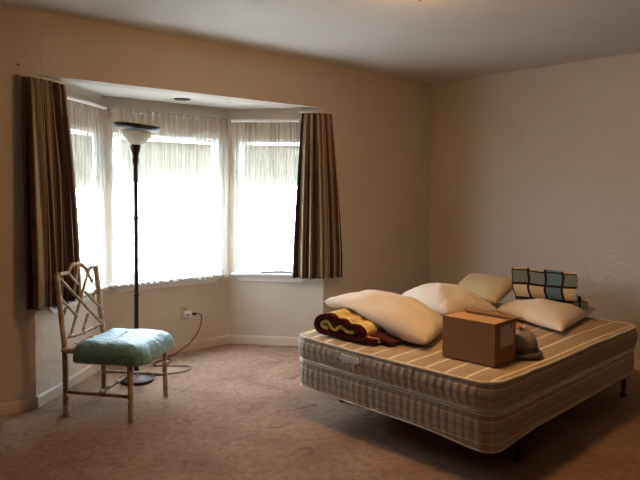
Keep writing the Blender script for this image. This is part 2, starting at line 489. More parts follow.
def cloth(name, mat, label, cat, group, top, bot, zt, zb, folds, at, ab, width, seed, nt=160, nz=28, thick=.003, hem=0.0, headf=1.0):
    bm = bmesh.new(); uvl = bm.loops.layers.uv.verify(); rows = []
    for j in range(nz+1):
        s = j/nz; row = []
        for i in range(nt+1):
            t = i/nt
            a, n1, _ = lerp_path(top, t); b, n2, _ = lerp_path(bot, t)
            k = min(1, s*1.15)**.8
            p = a.lerp(b, k); n = n1.lerp(n2, k).normalized()
            warp = t+.05*noise.noise((t*4, seed, s*.8))
            ph = 2*pi*folds*warp
            amp = at+(ab-at)*min(1, s*2.2)
            w = sin(ph)+.35*sin(2.3*ph+seed)*min(1, s*3)
            if s < .07: w = sin(ph*headf)
            p = p+n*(amp*w)+Vector((1, 0))*0
            z = zt+(zb-zt)*s+hem*noise.noise((t*7, seed+3, 0))*s
            row.append(bm.verts.new((p.x, p.y, z)))
        rows.append(row)
    for j in range(nz):
        for i in range(nt):
            f = bm.faces.new((rows[j][i], rows[j][i+1], rows[j+1][i+1], rows[j+1][i]))
            for lp, (a, b) in zip(f.loops, ((i, j), (i+1, j), (i+1, j+1), (i, j+1))):
                lp[uvl].uv = (a/nt*width, (1-b/nz)*abs(zt-zb)/1.37 if True else 0)
    o = obj(name, bm, mat, angle=180)
    if thick:
        sm = o.modifiers.new('thickness', 'SOLIDIFY'); sm.thickness = thick; sm.offset = 0
    return tag(o, label, cat, group)

def off(P, Q, s, d):
    """point s metres along P->Q, d metres into the room"""
    u = (Q-P).normalized(); n = Vector((u.y, -u.x, 0)); r = P+u*s+n*d
    return (r.x, r.y)

def rod(P, Q, s0, s1, z, d, label, r=.010, mat=WHITE):
    t = thing('curtain_rod', label, 'curtain rod', off(P, Q, (s0+s1)/2, 0)+(z,), atan2((Q-P).y, (Q-P).x), 'white rods of the sheer curtains')
    h = (s1-s0)/2
    bm = bmesh.new(); tube(bm, [(-h, -d, 0), (h, -d, 0)], r, 10, squash=1.3); obj('pole', bm, mat, t)
    for sx in (-h+.01, h-.01):
        bm = bmesh.new(); box(bm, sx-.008, sx+.008, -d+.007, -.001, -.014, .014, .002); obj('bracket', bm, mat, t)
    return t
rod(A, B, .285, LAB-.03, 1.965, .045, 'white curtain rod across the left bay window')
rod(B, C, .03, 1.11, 1.945, .03, 'thin pale rod gathering the middle sheer curtain', .006, SILLW)
rod(C, D, .03, .62, 1.95, .062, 'white curtain rod across the right bay window')

SG = 'white sheer curtains in the bay'
cloth('sheer_curtain', SHEER, 'white sheer curtain over the left bay window behind the drape', 'sheer curtain', SG,
      [off(A, B, .20, .022), off(A, B, LAB-.05, .026)], [off(A, B, .14, .045), off(A, B, LAB-.05, .06)], 1.97, .60, 15, .007, .010, 1.8, 1.3, 170, 24, 0, .012)
cloth('sheer_curtain', SHEER, 'white sheer curtain over the wide middle window behind the lamp', 'sheer curtain', SG,
      [off(B, C, .03, .042), off(B, C, 1.10, .042)], [off(B, C, .045, .075), off(B, C, 1.06, .075)], 1.97, 0.612, 17, .008, .011, 2.8, 4.1, 230, 24, 0, .028)
cloth('sheer_curtain', SHEER, 'white sheer curtain over the right window with raised shade', 'sheer curtain', SG,
      [off(C, D, .04, .038), off(C, D, .66, .038)], [off(C, D, .05, .038), off(C, D, .66, .038)], 1.95, .645, 15, .008, .007, 1.5, 7.7, 150, 24, 0, .004)

DG = 'striped drapes at the bay'
cloth('striped_drape', DRAPE, 'dark brown and tan striped drape hanging above the bamboo chair', 'drape', DG,
      [(-3.885, -.05), (-3.82, -.06)]+[off(A, B, .10, .07), off(A, B, .255, .075)],
      [(-3.885, -.085), (-3.81, -.10)]+[off(A, B, .13, .10), off(A, B, .37, .105)], 2.028, .635, 5.2, .012, .030, 1.35, 2.2, 200, 30, .003)
cloth('striped_drape', DRAPE, 'dark brown and tan striped drape beside the right window', 'drape', DG,
      [off(C, D, .655, .125), off(C, D, .80, .125), (-1.425, -.085)],
      [off(C, D, .595, .15), off(C, D, .79, .15), (-1.30, -.10)], 2.005, .615, 5.2, .011, .030, 1.25, 5.9, 200, 30, .003)
# drape rods with a return to the wall
def drape_rod(pts, label):
    bm = bmesh.new()
    tube(bm, pts, .006, 8, squash=1.3)
    return tag(obj('drape_rod', bm, TRIM), label, 'curtain rod', 'white rods of the striped drapes')
a0 = off(A, B, .10, .07); a1 = off(A, B, .255, .075)
drape_rod([(-3.895, -.003, 2.036), (-3.895, -.045, 2.036), (-3.885, -.05, 2.036), (-3.82, -.06, 2.036), a0+(2.036,), a1+(2.036,), off(A, B, .265, .065)+(2.036,), off(A, B, .265, .003)+(2.036,)], 'white rod carrying the left striped drape')
c0 = off(C, D, .635, .125); c1 = off(C, D, .80, .125)
drape_rod([off(C, D, .625, .003)+(2.016,), off(C, D, .625, .115)+(2.016,), c0+(2.016,), c1+(2.016,), (-1.425, -.085, 2.016), (-1.405, -.075, 2.016), (-1.40, -.003, 2.016)], 'white rod carrying the right striped drape')

def shade(P, Q, w0, w1, z, label):
    t = thing('roller_shade', label, 'roller shade', off(P, Q, (w0+w1)/2, 0)+(WZ1-.07,), atan2((Q-P).y, (Q-P).x), 'cream roller shades in the bay')
    h = (w1-w0)/2-.06; y = .022
    bm = bmesh.new(); tube(bm, [(-h, y, 0), (h, y, 0)], .014, 12); obj('roller', bm, SILLW, t)
    bm = bmesh.new(); box(bm, -h+.01, h-.01, y-.0155, y-.0135, z-(WZ1-.05), 0); obj('shade_cloth', bm, SHADE, t, smooth=False)
    bm = bmesh.new(); box(bm, -h+.01, h-.01, y-.019, y-.010, z-(WZ1-.05)-.018, z-(WZ1-.05)+.002, .002); obj('hem_bar', bm, SHADE, t)
shade(A, B, .14, LAB-.06, 1.40, 'cream roller shade partly lowered in the left bay window')
shade(B, C, .085, 1.03, 1.45, 'wide cream roller shade partly lowered in the middle window')
shade(C, D, .06, .69, 1.44, 'cream roller shade raised to the upper third of right window')

# dark strip on the right sill
bm = bmesh.new()
pts = []
for k in range(13):
    u = k/12; x, y = off(C, D, .30+.31*u, .058-.012*sin(pi*u)); pts.append((x, y, WZ0+.007+.018*sin(pi*min(1, u*1.1))*u))
tube(bm, pts, .006, 8)
tag(obj('curved_strip', bm, RUBBER), 'thin dark curved strip lying on the right window sill', 'strip')

# recessed light in the bay soffit, nail on the wall
t = thing('recessed_light', 'small dark round recessed light in the bay ceiling', 'recessed light', (-2.6, .35, SOF-.0005))
bm = bmesh.new(); lathe(bm, [(.046, -.004), (.062, -.006), (.066, -.001), (.066, 0), (.046, 0)], 32, cap=False); obj('trim_ring', bm, IRON, t)
bm = bmesh.new(); lathe(bm, [(.0, -.0012), (.046, -.0035), (.046, -.0005), (0, -.0005)], 32); obj('baffle', bm, BLACKHOLE, t)
bm = bmesh.new(); tube(bm, [(-3.89, 0.0, 2.101), (-3.89, -.018, 2.106)], .0035, 8); lathe(bm, [(0, 0), (.007, 0), (.007, .002), (0, .002)], 10, center=(-3.89, -.018, 2.104))
tag(obj('nail', bm, IRON), 'small dark nail in the wall above the left drape', 'nail')

# ceiling light
FX = Vector((-2.58, -1.988, H))
t = thing('ceiling_light', 'lit warm glass ceiling light at the top edge of the picture', 'ceiling light', FX)
bm = bmesh.new(); lathe(bm, [(.15, -.0005), (.155, -.018), (.145, -.022), (0, -.022)], 40); lathe
obj('canopy', bm, plain('brass', lin(190, 150, 90), .3, .05, 20, 0, .9), t)
m = M('lit_glass', .3)
em = m.n('ShaderNodeEmission'); em.inputs[0].default_value = (1.0, .55, .22, 1); em.inputs[1].default_value = 76
m.lk(em.outputs[0], m.out.inputs[0])
bm = bmesh.new(); lathe(bm, [(.14, -.0225), (.137, -.045), (.12, -.07), (.085, -.09), (.04, -.1), (.006, -.102)], 40); obj('glass_dome', bm, m.m, t)
bm = bmesh.new(); lathe(bm, [(0, -.126), (.006, -.124), (.009, -.117), (.006, -.11), (.012, -.106), (.012, -.1025), (0, -.1025)], 16); obj('finial', bm, CHROME, t)

# ------------------------------------------------------------------ floor lamp
LX, LY = -3.093, .117
t = thing('floor_lamp', 'tall dark bronze floor lamp with a white glass bowl', 'floor lamp', (LX, LY, 0))
bm = bmesh.new(); lathe(bm, [(0, 0), (.115, 0), (.12, .008), (.12, .022), (.108, .03), (.085, .036), (.04, .046), (.022, .06), (.018, .085), (0, .085)], 40); obj('base', bm, BRONZE, t)
bm = bmesh.new()
pr = [(0, .085), (.0155, .085)]
for z in (.62, 1.16): pr += [(.015, z-.012), (.019, z-.008), (.019, z+.008), (.015, z+.012)]
pr += [(.015, 1.52), (0, 1.52)]
lathe(bm, pr, 20); obj('pole', bm, BRONZE, t)
bm = bmesh.new(); lathe(bm, [(0, 1.52), (.013, 1.52), (.021, 1.545), (.023, 1.575), (.018, 1.59), (.022, 1.605), (.034, 1.64), (.038, 1.665), (.03, 1.672), (0, 1.672)], 24); obj('socket_cup', bm, BRONZE, t)
tilt = Matrix.Rotation(radians(-6), 4, Vector((.75, -.66, 0)).cross(Vector((0, 0, 1))))  # bowl sits a little crooked
def tilted(bm, c=Vector((0, 0, 1.67))):
    for v in bm.verts: v.co = c+(tilt.to_3x3() @ (v.co-c))
bm = bmesh.new()
lathe(bm, [(.012, 1.672), (.05, 1.685), (.082, 1.715), (.1, 1.75), (.108, 1.782), (.104, 1.782), (.095, 1.75), (.077, 1.718), (.047, 1.69), (.012, 1.678)], 40, cap=False)
tilted(bm); obj('glass_bowl', bm, BOWL, t)
bm = bmesh.new()
seg = 72; rings = []
for r, z in ((.104, 1.770), (.125, 1.773), (.150, 1.784), (.156, 1.806), (.150, 1.812), (.122, 1.802), (.104, 1.795)):
    rings.append([bm.verts.new(((r+.0035*(k % 4 == 0))*cos(2*pi*k/seg), (r+.0035*(k % 4 == 0))*sin(2*pi*k/seg), z)) for k in range(seg)])
for i in range(len(rings)):
    for k in range(seg):
        bm.faces.new((rings[i][k], rings[i][(k+1) % seg], rings[(i+1) % len(rings)][(k+1) % seg], rings[(i+1) % len(rings)][k]))
tilted(bm); obj('rim', bm, BRASSD, t, angle=60)
lamp = t
# cord belongs to the lamp (world points moved to the lamp's frame)
W = [(-2.383, .525, .327), (-2.36, .515, .326), (-2.335, .51, .30), (-2.35, .515, .20), (-2.42, .54, .09), (-2.512, .555, .03), (-2.653, .506, .007), (-2.80, .43, .006), (-2.83, .355, .006), (-2.734, .351, .006), (-2.665, .41, .012), (-2.70, .463, .012), (-2.80, .43, .014), (-2.815, .37, .007), (-2.73, .285, .006), (-2.642, .205, .006), (-2.654, .13, .006), (-2.731, .092, .006), (-2.857, .116, .006), (-2.98, .125, .012)]
bm = bmesh.new(); tube(bm, catmull([(x-LX, y-LY, z) for x, y, z in W], 6), .0045, 8)
CORD_OBJ = plabel(obj('cord', bm, CORD, lamp), 'reddish brown power cord')
bm = bmesh.new(); box(bm, -2.405-LX, -2.38-LX, .513-LY, .54-LY, .316, .338, .004); plabel(obj('plug', bm, RUBBER, lamp), 'black plug')

t = thing('wall_outlet', 'pale wall outlet plate under the middle window', 'outlet', (-2.43, .6195, .33))
bm = bmesh.new(); box(bm, -.037, .037, -.006, 0, -.058, .058, .003); obj('plate', bm, PLATE, t)
bm = bmesh.new(); box(bm, -.017, .017, -.009, -.006, .012, .042, .001); obj('socket', bm, PLATE, t)
for sx in (-.007, .007):
    bm = bmesh.new(); box(bm, sx-.0015, sx+.0015, -.0095, -.009, .022, .034); obj('slot', bm, RUBBER, t)
t = thing('plug_adapter', 'small white plug adapter in the wall outlet', 'plug adapter', (-2.425, .6115, .325))
bm = bmesh.new(); box(bm, -.034, .030, -.046, 0, -.026, .018, .005); obj('body', bm, ADAPT, t)
bm = bmesh.new(); box(bm, -.02, .012, -.0475, -.046, -.014, -.004); obj('slot', bm, RUBBER, t)

# ------------------------------------------------------------------ bamboo chair
CH = Vector((-3.413, -.276, 0)); ANG = radians(-52.5)
fx = Vector((cos(ANG), sin(ANG), 0)); lx = Vector((-sin(ANG), cos(ANG), 0))      # facing, far side
chair = thing('side_chair', 'bamboo lattice-back side chair with an aqua satin seat cover', 'chair', CH, ANG)
# local frame: +x = facing, +y = far side
def bamboo(bm, pts, r, step=.085, seg=10, phase=.3):
    P = [Vector(p) for p in pts]; out = []; rad = []
    L = [0]
    for a, b in zip(P, P[1:]): L.append(L[-1]+(b-a).length)
    def at(s):
        for i in range(len(P)-1):
            if s <= L[i+1]+1e-9: return P[i].lerp(P[i+1], (s-L[i])/max(1e-9, L[i+1]-L[i]))
        return P[-1]
    S = [(0, r)]; s = step*phase
    while s < L[-1]-.008:
        S += [(s-.006, r*.97), (s-.003, r*1.22), (s, r*1.05), (s+.003, r*1.22), (s+.006, r*.97)]; s += step*(.85+.3*random.random())
    S += [(l, r) for l in L[1:-1]]+[(L[-1], r)]
    S = sorted(x for x in S if 0 <= x[0] <= L[-1])
    last = -1
    for s, q in S:
        if s-last < 1e-4: continue
        out.append(at(s)); rad.append(q); last = s
    tube(bm, out, rad, seg)
XB, XF, YB, YFN = -.215, .215, .215, .232
rk = .115
def backp(u, h):   # point on the raked chair back: u sideways, h above the seat rail
    return (XB-rk*h, u, .42+h)
for s in (-1, 1):
    bm = bmesh.new(); bamboo(bm, [(XB+.005, s*YB, 0), (XB, s*YB, .42), backp(s*YB*1.0, .43)], .0165, .10); obj('leg', bm, BAMBOO, chair)
    bm = bmesh.new(); bamboo(bm, [(XF+.01, s*YFN, 0), (XF, s*YFN, .40)], .0165, .10); obj('leg', bm, BAMBOO, chair)
    bm = bmesh.new(); bamboo(bm, [(XB, s*YB, .145), (XF+.004, s*YFN, .15)], .011, .11); obj('stretcher', bm, BAMBOO, chair)
bm = bmesh.new(); bamboo(bm, [(0, -.222, .148), (0, .222, .148)], .010, .11); obj('stretcher', bm, BAMBOO, chair)
bm = bmesh.new()
for s in (-1, 1): bamboo(bm, [(XB, s*YB, .395), (XF, s*YFN, .395)], .015)
bamboo(bm, [(XB, -YB, .395), (XB, YB, .395)], .015); bamboo(bm, [(XF, -YFN, .395), (XF, YFN, .395)], .015)
bamboo(bm, [(XB, -YB-.03, .405), (XB+.08, -YB-.012, .405)], .013)
obj('seat_frame', bm, BAMBOO, chair)
bm = bmesh.new(); bamboo(bm, [backp(-.22, .43), backp(-.10, .428), backp(-.05, .472), backp(.045, .468), backp(.10, .428), backp(.22, .43)], .0125, .09); obj('crest_rail', bm, BAMBOO, chair)
cr = catmull([backp(-.21, .055), (backp(0, .03)[0]-.02, 0, backp(0, .03)[2]), backp(.21, .05)], 6)
bm = bmesh.new(); bamboo(bm, cr, .0115, .1); obj('lower_back_rail', bm, BAMBOO, chair)
def stick(u0, h0, u1, h1, dx):
    a = Vector(backp(u0, h0)); b = Vector(backp(u1, h1)); a.x += dx; b.x += dx
    bm = bmesh.new(); bamboo(bm, [a, b], .0092, .085, 8); obj('lattice_stick', bm, BAMBOO, chair)
for q in ((-.21, .42, .215, .045, .004), (.145, .425, -.135, .045, -.006), (-.208, .29, -.06, .15, .004), (.055, .285, .213, .155, .004),
          (.075, .14, .0, .045, -.006), (.03, .465, -.06, .28, -.006), (-.10, .425, -.02, .345, .004), (.213, .285, .145, .225, -.006), (-.15, .22, -.21, .15, -.006), (.10, .425, .17, .33, -.006)):
    stick(*q)
# slip-covered cushion
def rrect(hx, hy, r, n=8, m=6):
    pts = []
    for (cx, cy, a0) in ((hx-r, hy-r, 0), (-hx+r, hy-r, pi/2), (-hx+r, -hy+r, pi), (hx-r, -hy+r, 3*pi/2)):
        for k in range(n+1):
            a = a0+pi/2*k/n; pts.append((cx+r*cos(a), cy+r*sin(a)))
    out = []
    for i in range(len(pts)):
        a, b = pts[i], pts[(i+1) % len(pts)]; out.append(a)
        dd = math.dist(a, b)
        k = int(dd/.045)
        for j in range(1, k): out.append((a[0]+(b[0]-a[0])*j/k, a[1]+(b[1]-a[1])*j/k))
    return out
def loft(bm, layers, hx, hy, r, disp=None, mi_of=None, capbot=True, captop=True):
    """layers: (z, offset outward, crown)"""
    base = rrect(hx, hy, r); n = len(base); rows = []
    for z, o in layers:
        row = []
        sx = (hx+o)/hx; sy = (hy+o)/hy
        for (x, y) in base:
            p = Vector((x*sx, y*sy, z))
            if disp: p += disp(p, z, o)
            row.append(bm.verts.new(p))
        rows.append(row)
    for j in range(len(rows)-1):
        for i in range(n):
            f = bm.faces.new((rows[j][i], rows[j][(i+1) % n], rows[j+1][(i+1) % n], rows[j+1][i]))
            if mi_of: f.material_index = mi_of(j)
    if capbot: bm.faces.new(rows[0][::-1])
    if captop:
        f = bm.faces.new(rows[-1])
        if mi_of: f.material_index = mi_of(len(rows)-2)
    return rows
def cush_d(p, z, o):
    a = atan2(p.y, p.x); r = Vector((cos(a), sin(a), 0))
    k = max(0, min(1, (.47-z)/.11))
    d = r*(.010*noise.noise((cos(a)*5, sin(a)*5, z*6))+.007*k*sin(a*19+3*noise.noise((cos(a)*2, sin(a)*2, 0)))+.004*k*sin(a*41))
    d.z = .012*noise.noise((p.x*7, p.y*7, 3)) + (.012*noise.noise((a*3, 1, 1)) if z < .37 else 0)
    d.z += -.02*(p.x/.23)*0
    return d
bm = bmesh.new()
loft(bm, [(.405, -.03), (.345, .012), (.36, .022), (.40, .020), (.43, .012), (.452, -.004), (.466, -.03), (.474, -.07), (.480, -.12), (.483, -.18), (.484, -.21)], .205, .232, .06, cush_d)
plabel(obj('seat_cushion', bm, SATIN, chair, loc=(.066, -.004, -.014), angle=180), 'aqua satin slip-covered seat cushion')

# ------------------------------------------------------------------ bed
BC = Vector((-1.655, -1.71, 0)); BR = radians(3.5); BL, BW = .936, .675
def bedw(x, y, z=0):
    return (BC.x+x*cos(BR)-y*sin(BR), BC.y+x*sin(BR)+y*cos(BR), z)
frame = thing('bed_frame', 'dark low metal bed frame on short legs', 'bed frame', BC, BR)
for s in (-1, 1):
    bm = bmesh.new(); y = s*(BW-.045)
    box(bm, -BL+.30, BL-.02, min(y, y-s*.035), max(y, y-s*.035), .174, .178); box(bm, -BL+.30, BL-.02, min(y, y+s*.004), max(y, y+s*.004), .138, .178)
    obj('side_rail', bm, IRON, frame, smooth=False)
for x in (-BL+.36, BL-.06):
    bm = bmesh.new(); box(bm, x-.018, x+.018, -BW+.045, BW-.045, .168, .1735); box(bm, x-.018, x-.014, -BW+.045, BW-.045, .135, .1735); obj('cross_bar', bm, IRON, frame, smooth=False)
    for s in (-1, 1):
        y = s*(BW-.06)
        bm = bmesh.new(); box(bm, x-.014, x+.014, y-.012, y+.012, .045, .1675, .003)
        lg = obj('leg', bm, IRON, frame, angle=30)
        bm = bmesh.new(); tube(bm, [(x-.011, y, .02), (x+.011, y, .02)], .02, 16); tube(bm, [(x, y, .03), (x, y, .05)], .006, 8); obj('caster', bm, RUBBER, lg)
sag = lambda p: Vector((0, 0, .008*noise.noise((p.x*1.7, p.y*1.7, 5))))
def droop(p):   # the unsupported corner nearest the viewer hangs a little
    k = max(0, 1-math.dist((p.x, p.y), (-BL, -BW))/.45)
    return k*k*(3-2*k)
def bs_d(p, z, o):
    return Vector((.004*noise.noise((p.y*9, z*5, 0)), .004*noise.noise((p.x*9, z*5, 2)), -.026*droop(p)*max(0, 1-z/.14)))
bm = bmesh.new()
loft(bm, [(0, -.02), (.001, -.006), (.012, 0), (.05, .003), (.11, .003), (.15, 0), (.163, -.006), (.165, -.03)], BL, BW, .09, bs_d)
bsp = tag(obj('box_spring', bm, mattress_side('box_spring_ticking', 0, .165), loc=(BC.x, BC.y, .1782), rz=BR, angle=60), 'striped tan box spring between metal frame and mattress', 'box spring')
bm = bmesh.new(); tube(bm, [Vector((x*(1+.002), y*(1+.003), .158))+bs_d(Vector((x, y, 0)), .158, 0) for x, y in rrect(BL, BW, .09)], .0055, 8, closed=True); obj('piping', bm, PIPING, bsp)
bm = bmesh.new(); tube(bm, [Vector((x, y, .006))+bs_d(Vector((x, y, 0)), .006, 0) for x, y in rrect(BL, BW, .09)], .0045, 8, closed=True); obj('piping', bm, PIPING, bsp)
MZ = .3435
def mt_d(p, z, o):
    d = Vector((.006*noise.noise((p.y*8, z*6, 0)), .006*noise.noise((p.x*8, z*6, 2)), 0))
    if z > .1: d.z += .012*noise.noise((p.x*1.8, p.y*1.8, 5))-.006
    return d
bm = bmesh.new()
loft(bm, [(0, -.03), (.002, -.004), (.015, .006), (.05, .016), (.09, .018), (.125, .012), (.148, .004), (.155, -.012), (.1575, -.05), (.159, -.12), (.160, -.22), (.1605, -.35), (.1605, -.5)], BL, BW, .10, mt_d, lambda j: 0 if j < 6 else 1)
mat_ = tag(obj('mattress', bm, [mattress_side('mattress_border', 0, .155), mattress_top()], loc=(BC.x, BC.y, MZ), rz=BR, angle=60), 'striped tan and cream mattress lying bare on the box spring', 'mattress')
def pip(z, o):
    pts = []
    for x, y in rrect(BL, BW, .10):
        p = Vector((x*(BL+o)/BL, y*(BW+o)/BW, z)); pts.append(p+mt_d(p, z, o))
    return pts
bm = bmesh.new(); tube(bm, pip(.150, .006), .0075, 8, closed=True); obj('piping', bm, PIPING, mat_)
bm = bmesh.new(); tube(bm, pip(.008, .006), .0055, 8, closed=True); obj('piping', bm, PIPING, mat_)
bm = bmesh.new()
vs = []
for x, y, z in ((-BL-.022, 0.27, .108), (-BL-.022, 0.145, .108), (-BL-.0225, 0.132, .085), (-BL-.022, 0.17, .068), (-BL-.022, 0.255, .068), (-BL-.0235, 0.282, .085)): vs.append(bm.verts.new((x, y, z)))
vb = [bm.verts.new((v.co.x+.012, v.co.y, v.co.z)) for v in vs]
bm.faces.new(vs); bm.faces.new(vb[::-1])
for i in range(6): bm.faces.new((vs[i], vb[i], vb[(i+1) % 6], vs[(i+1) % 6]))
plabel(obj('tag', bm, TAGM, mat_, smooth=False), 'white cloth tag on the foot end')
TOPZ = MZ+.1605

# ------------------------------------------------------------------ pillows
def cushion(name, mat, label, cat, group, corners, thick, seed, wr=.02, pinch=.05, n=36, flat=.5, power=.48, floor=None, roof=None):
    c = [Vector(p) for p in corners]          # order: a, b, c, d around
    ctr = sum(c, Vector())/4
    nrm = ((c[2]-c[0]).cross(c[3]-c[1])).normalized()
    if nrm.z < 0: nrm = -nrm
    bm = bmesh.new(); uvl = bm.loops.layers.uv.verify()
    def pos(i, j, side):
        u = i/n; v = j/n
        uu = 2*u-1; vv = 2*v-1
        pu = uu*(1-pinch*(1-vv*vv)); pv = vv*(1-pinch*(1-uu*uu))
        a, b = (pu+1)/2, (pv+1)/2
        p = c[0].lerp(c[1], a).lerp(c[3].lerp(c[2], a), b)
        h = max(0, (1-uu*uu)*(1-vv*vv))**power
        e = max(0, 1-max(abs(uu), abs(vv)))
        edge = (1-e)**3
        w = wr*noise.noise((u*4+seed, v*4, side*3))*h + wr*.55*noise.noise((u*15+seed, v*15, side))*edge*min(1, e*14)
        k = thick*(1-flat) if side > 0 else -thick*flat
        q = p+nrm*(k*h+w*(1 if side > 0 else .5))
        if floor: q.z = max(q.z, floor(q)+(.001 if side < 0 else .004))
        if roof: q.z = min(q.z, roof(q)-(.0 if side > 0 else .012))
        return q-ctr
    grid = {}
    for side in (1, -1):
        for i in range(n+1):
            for j in range(n+1):
                bd = i in (0, n) or j in (0, n)
                key = (i, j, 0 if bd else side)
                if key not in grid: grid[key] = bm.verts.new(pos(i, j, side))
    g = lambda i, j, s: grid[(i, j, 0)] if (i in (0, n) or j in (0, n)) else grid[(i, j, s)]
    for side in (1, -1):
        for i in range(n):
            for j in range(n):
                q = [(i, j), (i+1, j), (i+1, j+1), (i, j+1)]
                if side < 0: q = q[::-1]
                f = bm.faces.new([g(a, b, side) for a, b in q])
                for lp, (a, b) in zip(f.loops, q): lp[uvl].uv = (a/n, b/n)
    o = obj(name, bm, mat, loc=ctr, angle=180)
    return tag(o, label, cat, group)
PG = 'white pillows on the mattress'
R0 = Vector((-2.565, -1.19, 0)); e = (Vector((-2.487, -1.62, 0))-R0).normalized(); ax = Vector((-e.y, e.x, 0))
PQ0 = Vector((-1.075, -1.645, 0)); PE = (Vector((-.875, -2.045, 0))-PQ0).normalized(); PA = Vector((-PE.y, PE.x, 0)); PZ = .602
def under_plaid(q):
    v = Vector((q.x, q.y, 0))-PQ0; a = v.dot(PE); b = v.dot(PA)
    d = max(-.02-a, a-.47, -.03-b, b-.32, 0)
    return PZ-.012-max(0, a)*.035+min(.12, d*.9)
def on_bed(q): return TOPZ+.007
def on_roll(q):
    a = (Vector((q.x, q.y, 0))-R0).dot(e); b = (Vector((q.x, q.y, 0))-R0).dot(ax)
    top = .134 if a < .16 else max(.045, .134-(a-.16)*.30)
    d = max(-a-.02, a-.40, b-.36, -b-.1, 0)
    k = max(0, 1-d/.09); k = k*k*(3-2*k)
    return TOPZ+.007+top*k
cushion('pillow', PILLOW, 'white pillow leaning on the rolled maroon and yellow blanket', 'pillow', PG,
        [(-2.375, -1.06, .66), (-2.34, -1.88, .54), (-1.93, -1.71, .575), (-1.80, -.99, .60)], .235, 3, .026, -.02, flat=.46, floor=on_roll)
cushion('pillow', PILLOW, 'white pillow behind the cardboard box, below the knit cushion', 'pillow', PG,
        [(-1.62, -.98, .565), (-1.68, -1.52, .56), (-1.29, -1.65, .56), (-1.20, -1.04, .565)], .215, 9, .030, .05, flat=.30, floor=on_bed)
cushion('pillow', PILLOW, 'white pillow underneath the folded plaid blanket', 'pillow', PG,
        [(-1.26, -1.60, .55), (-1.46, -2.20, .535), (-.62, -2.02, .54), (-.70, -1.55, .55)], .15, 15, .018, .04, flat=.34, floor=on_bed, roof=under_plaid)
cushion('knit_cushion', KNIT, 'square tan knit cushion propped up between pillow and plaid blanket', 'cushion', None,
        [(-.98, -1.0, .555), (-1.09, -1.50, .565), (-.72, -1.46, .685), (-.70, -.99, .69)], .15, 21, .006, .03, flat=.6, floor=on_bed)

# ------------------------------------------------------------------ rolled blanket (afghan)
roll = thing('rolled_blanket', 'folded maroon and yellow knitted blanket on the mattress foot edge', 'blanket', (R0.x, R0.y, TOPZ+.001))
def wb(s, z, d):
    return Vector((0, 0, 0))
outer = catmull([(.435, .014, 0), (.36, .0135, 0), (.24, .013, 0), (.12, .014, 0), (.04, .022, 0), (.014, .055, 0), (.03, .095, 0), (.08, .118, 0), (.125, .117, 0), (.155, .098, 0), (.185, .098, 0), (.215, .098, 0), (.245, .076, 0), (.275, .078, 0), (.31, .077, 0), (.34, .060, 0), (.345, .043, 0), (.325, .040, 0)], 5)
bm = bmesh.new(); ribbon(bm, [(p.x, p.y) for p in outer], .0125, 0, .34, 14, (e, ax), wb); obj('outer_fold', bm, AFGHAN, roll, angle=60)
inner = catmull([(.29, .048, 0), (.25, .044, 0), (.22, .058, 0), (.19, .066, 0), (.16, .044, 0), (.13, .05, 0), (.105, .082, 0), (.07, .082, 0), (.05, .06, 0), (.075, .045, 0), (.10, .045, 0)], 5)
bm = bmesh.new(); ribbon(bm, [(p.x, p.y) for p in inner], .0095, .008, .32, 12, (e, ax), wb); plabel(obj('inner_fold', bm, YELLOW, roll, angle=60), 'yellow inner fold')
flap = catmull([(.37, .029, 0), (.42, .028, 0), (.47, .014, 0), (.53, .010, 0)], 5)
bm = bmesh.new(); ribbon(bm, [(p.x, p.y) for p in flap], .009, .06, .30, 8, (e, ax), wb); plabel(obj('loose_end', bm, MAROON, roll, angle=60), 'maroon loose end')

# ------------------------------------------------------------------ plaid blanket
P0 = Vector((-1.075, -1.645, 0)); P1 = Vector((-.875, -2.045, 0)); e2 = (P1-P0).normalized(); a2 = Vector((-e2.y, e2.x, 0))  # a2 points away from the viewer
pl = thing('plaid_blanket', 'folded blue and beige plaid blanket on top of a white pillow', 'blanket', (P0.x, P0.y, PZ))
# profile runs in (depth, height); swept along e2
def wp(s, z, d):
    k = d/.44
    zz = z/.2
    dz = -.008*k*zz+.006*noise.noise((s*8, z*8, d*6))+zz*.012*noise.noise((d*7, 4, 4))-.004*k
    bul = -.018*sin(pi*min(1, zz))+.02*noise.noise((d*5, z*9, 1))+.03*zz
    return Vector((0, 0, dz))+a2*bul+e2*(.035*zz*(1-k)*-1+.012*noise.noise((z*14, d*3, s*3)))
prof = catmull([(.24, .02, 0), (.12, .017, 0), (.03, .017, 0), (.0, .045, 0), (-.004, .09, 0), (.006, .14, 0), (.03, .185, 0), (.075, .205, 0), (.13, .195, 0), (.20, .165, 0), (.245, .12, 0), (.25, .08, 0)], 5)
bm = bmesh.new(); ribbon(bm, [(p.x, p.y) for p in prof], .016, 0, .40, 24, (a2, e2), wp); o = obj('outer_fold', bm, PLAID, pl, angle=60)
for k, (lo_, hi_, d_) in enumerate(((.05, .145, .038), (.08, .115, .075))):
    prof = catmull([(.21, lo_, 0), (.12, lo_-.003, 0), (d_+.015, lo_+.003, 0), (d_, lo_+.03, 0), (d_+.01, hi_-.02, 0), (d_+.04, hi_, 0), (.15, hi_-.005, 0), (.20, hi_-.03, 0)], 5)
    bm = bmesh.new(); ribbon(bm, [(p.x, p.y) for p in prof], .012, .010, .39, 20, (a2, e2), wp); obj('inner_fold', bm, PLAID, pl, angle=60)
prof = catmull([(-.02, .010, 0), (.03, .02, 0), (.08, .034, 0), (.14, .034, 0), (.2, .012, 0)], 5)
bm = bmesh.new(); ribbon(bm, [(p.x, p.y) for p in prof], .014, .385, .475, 10, (a2, e2), lambda s, z, d: Vector((0, 0, -.28*(d-.385)))); obj('loose_end', bm, PLAID, pl, angle=60)

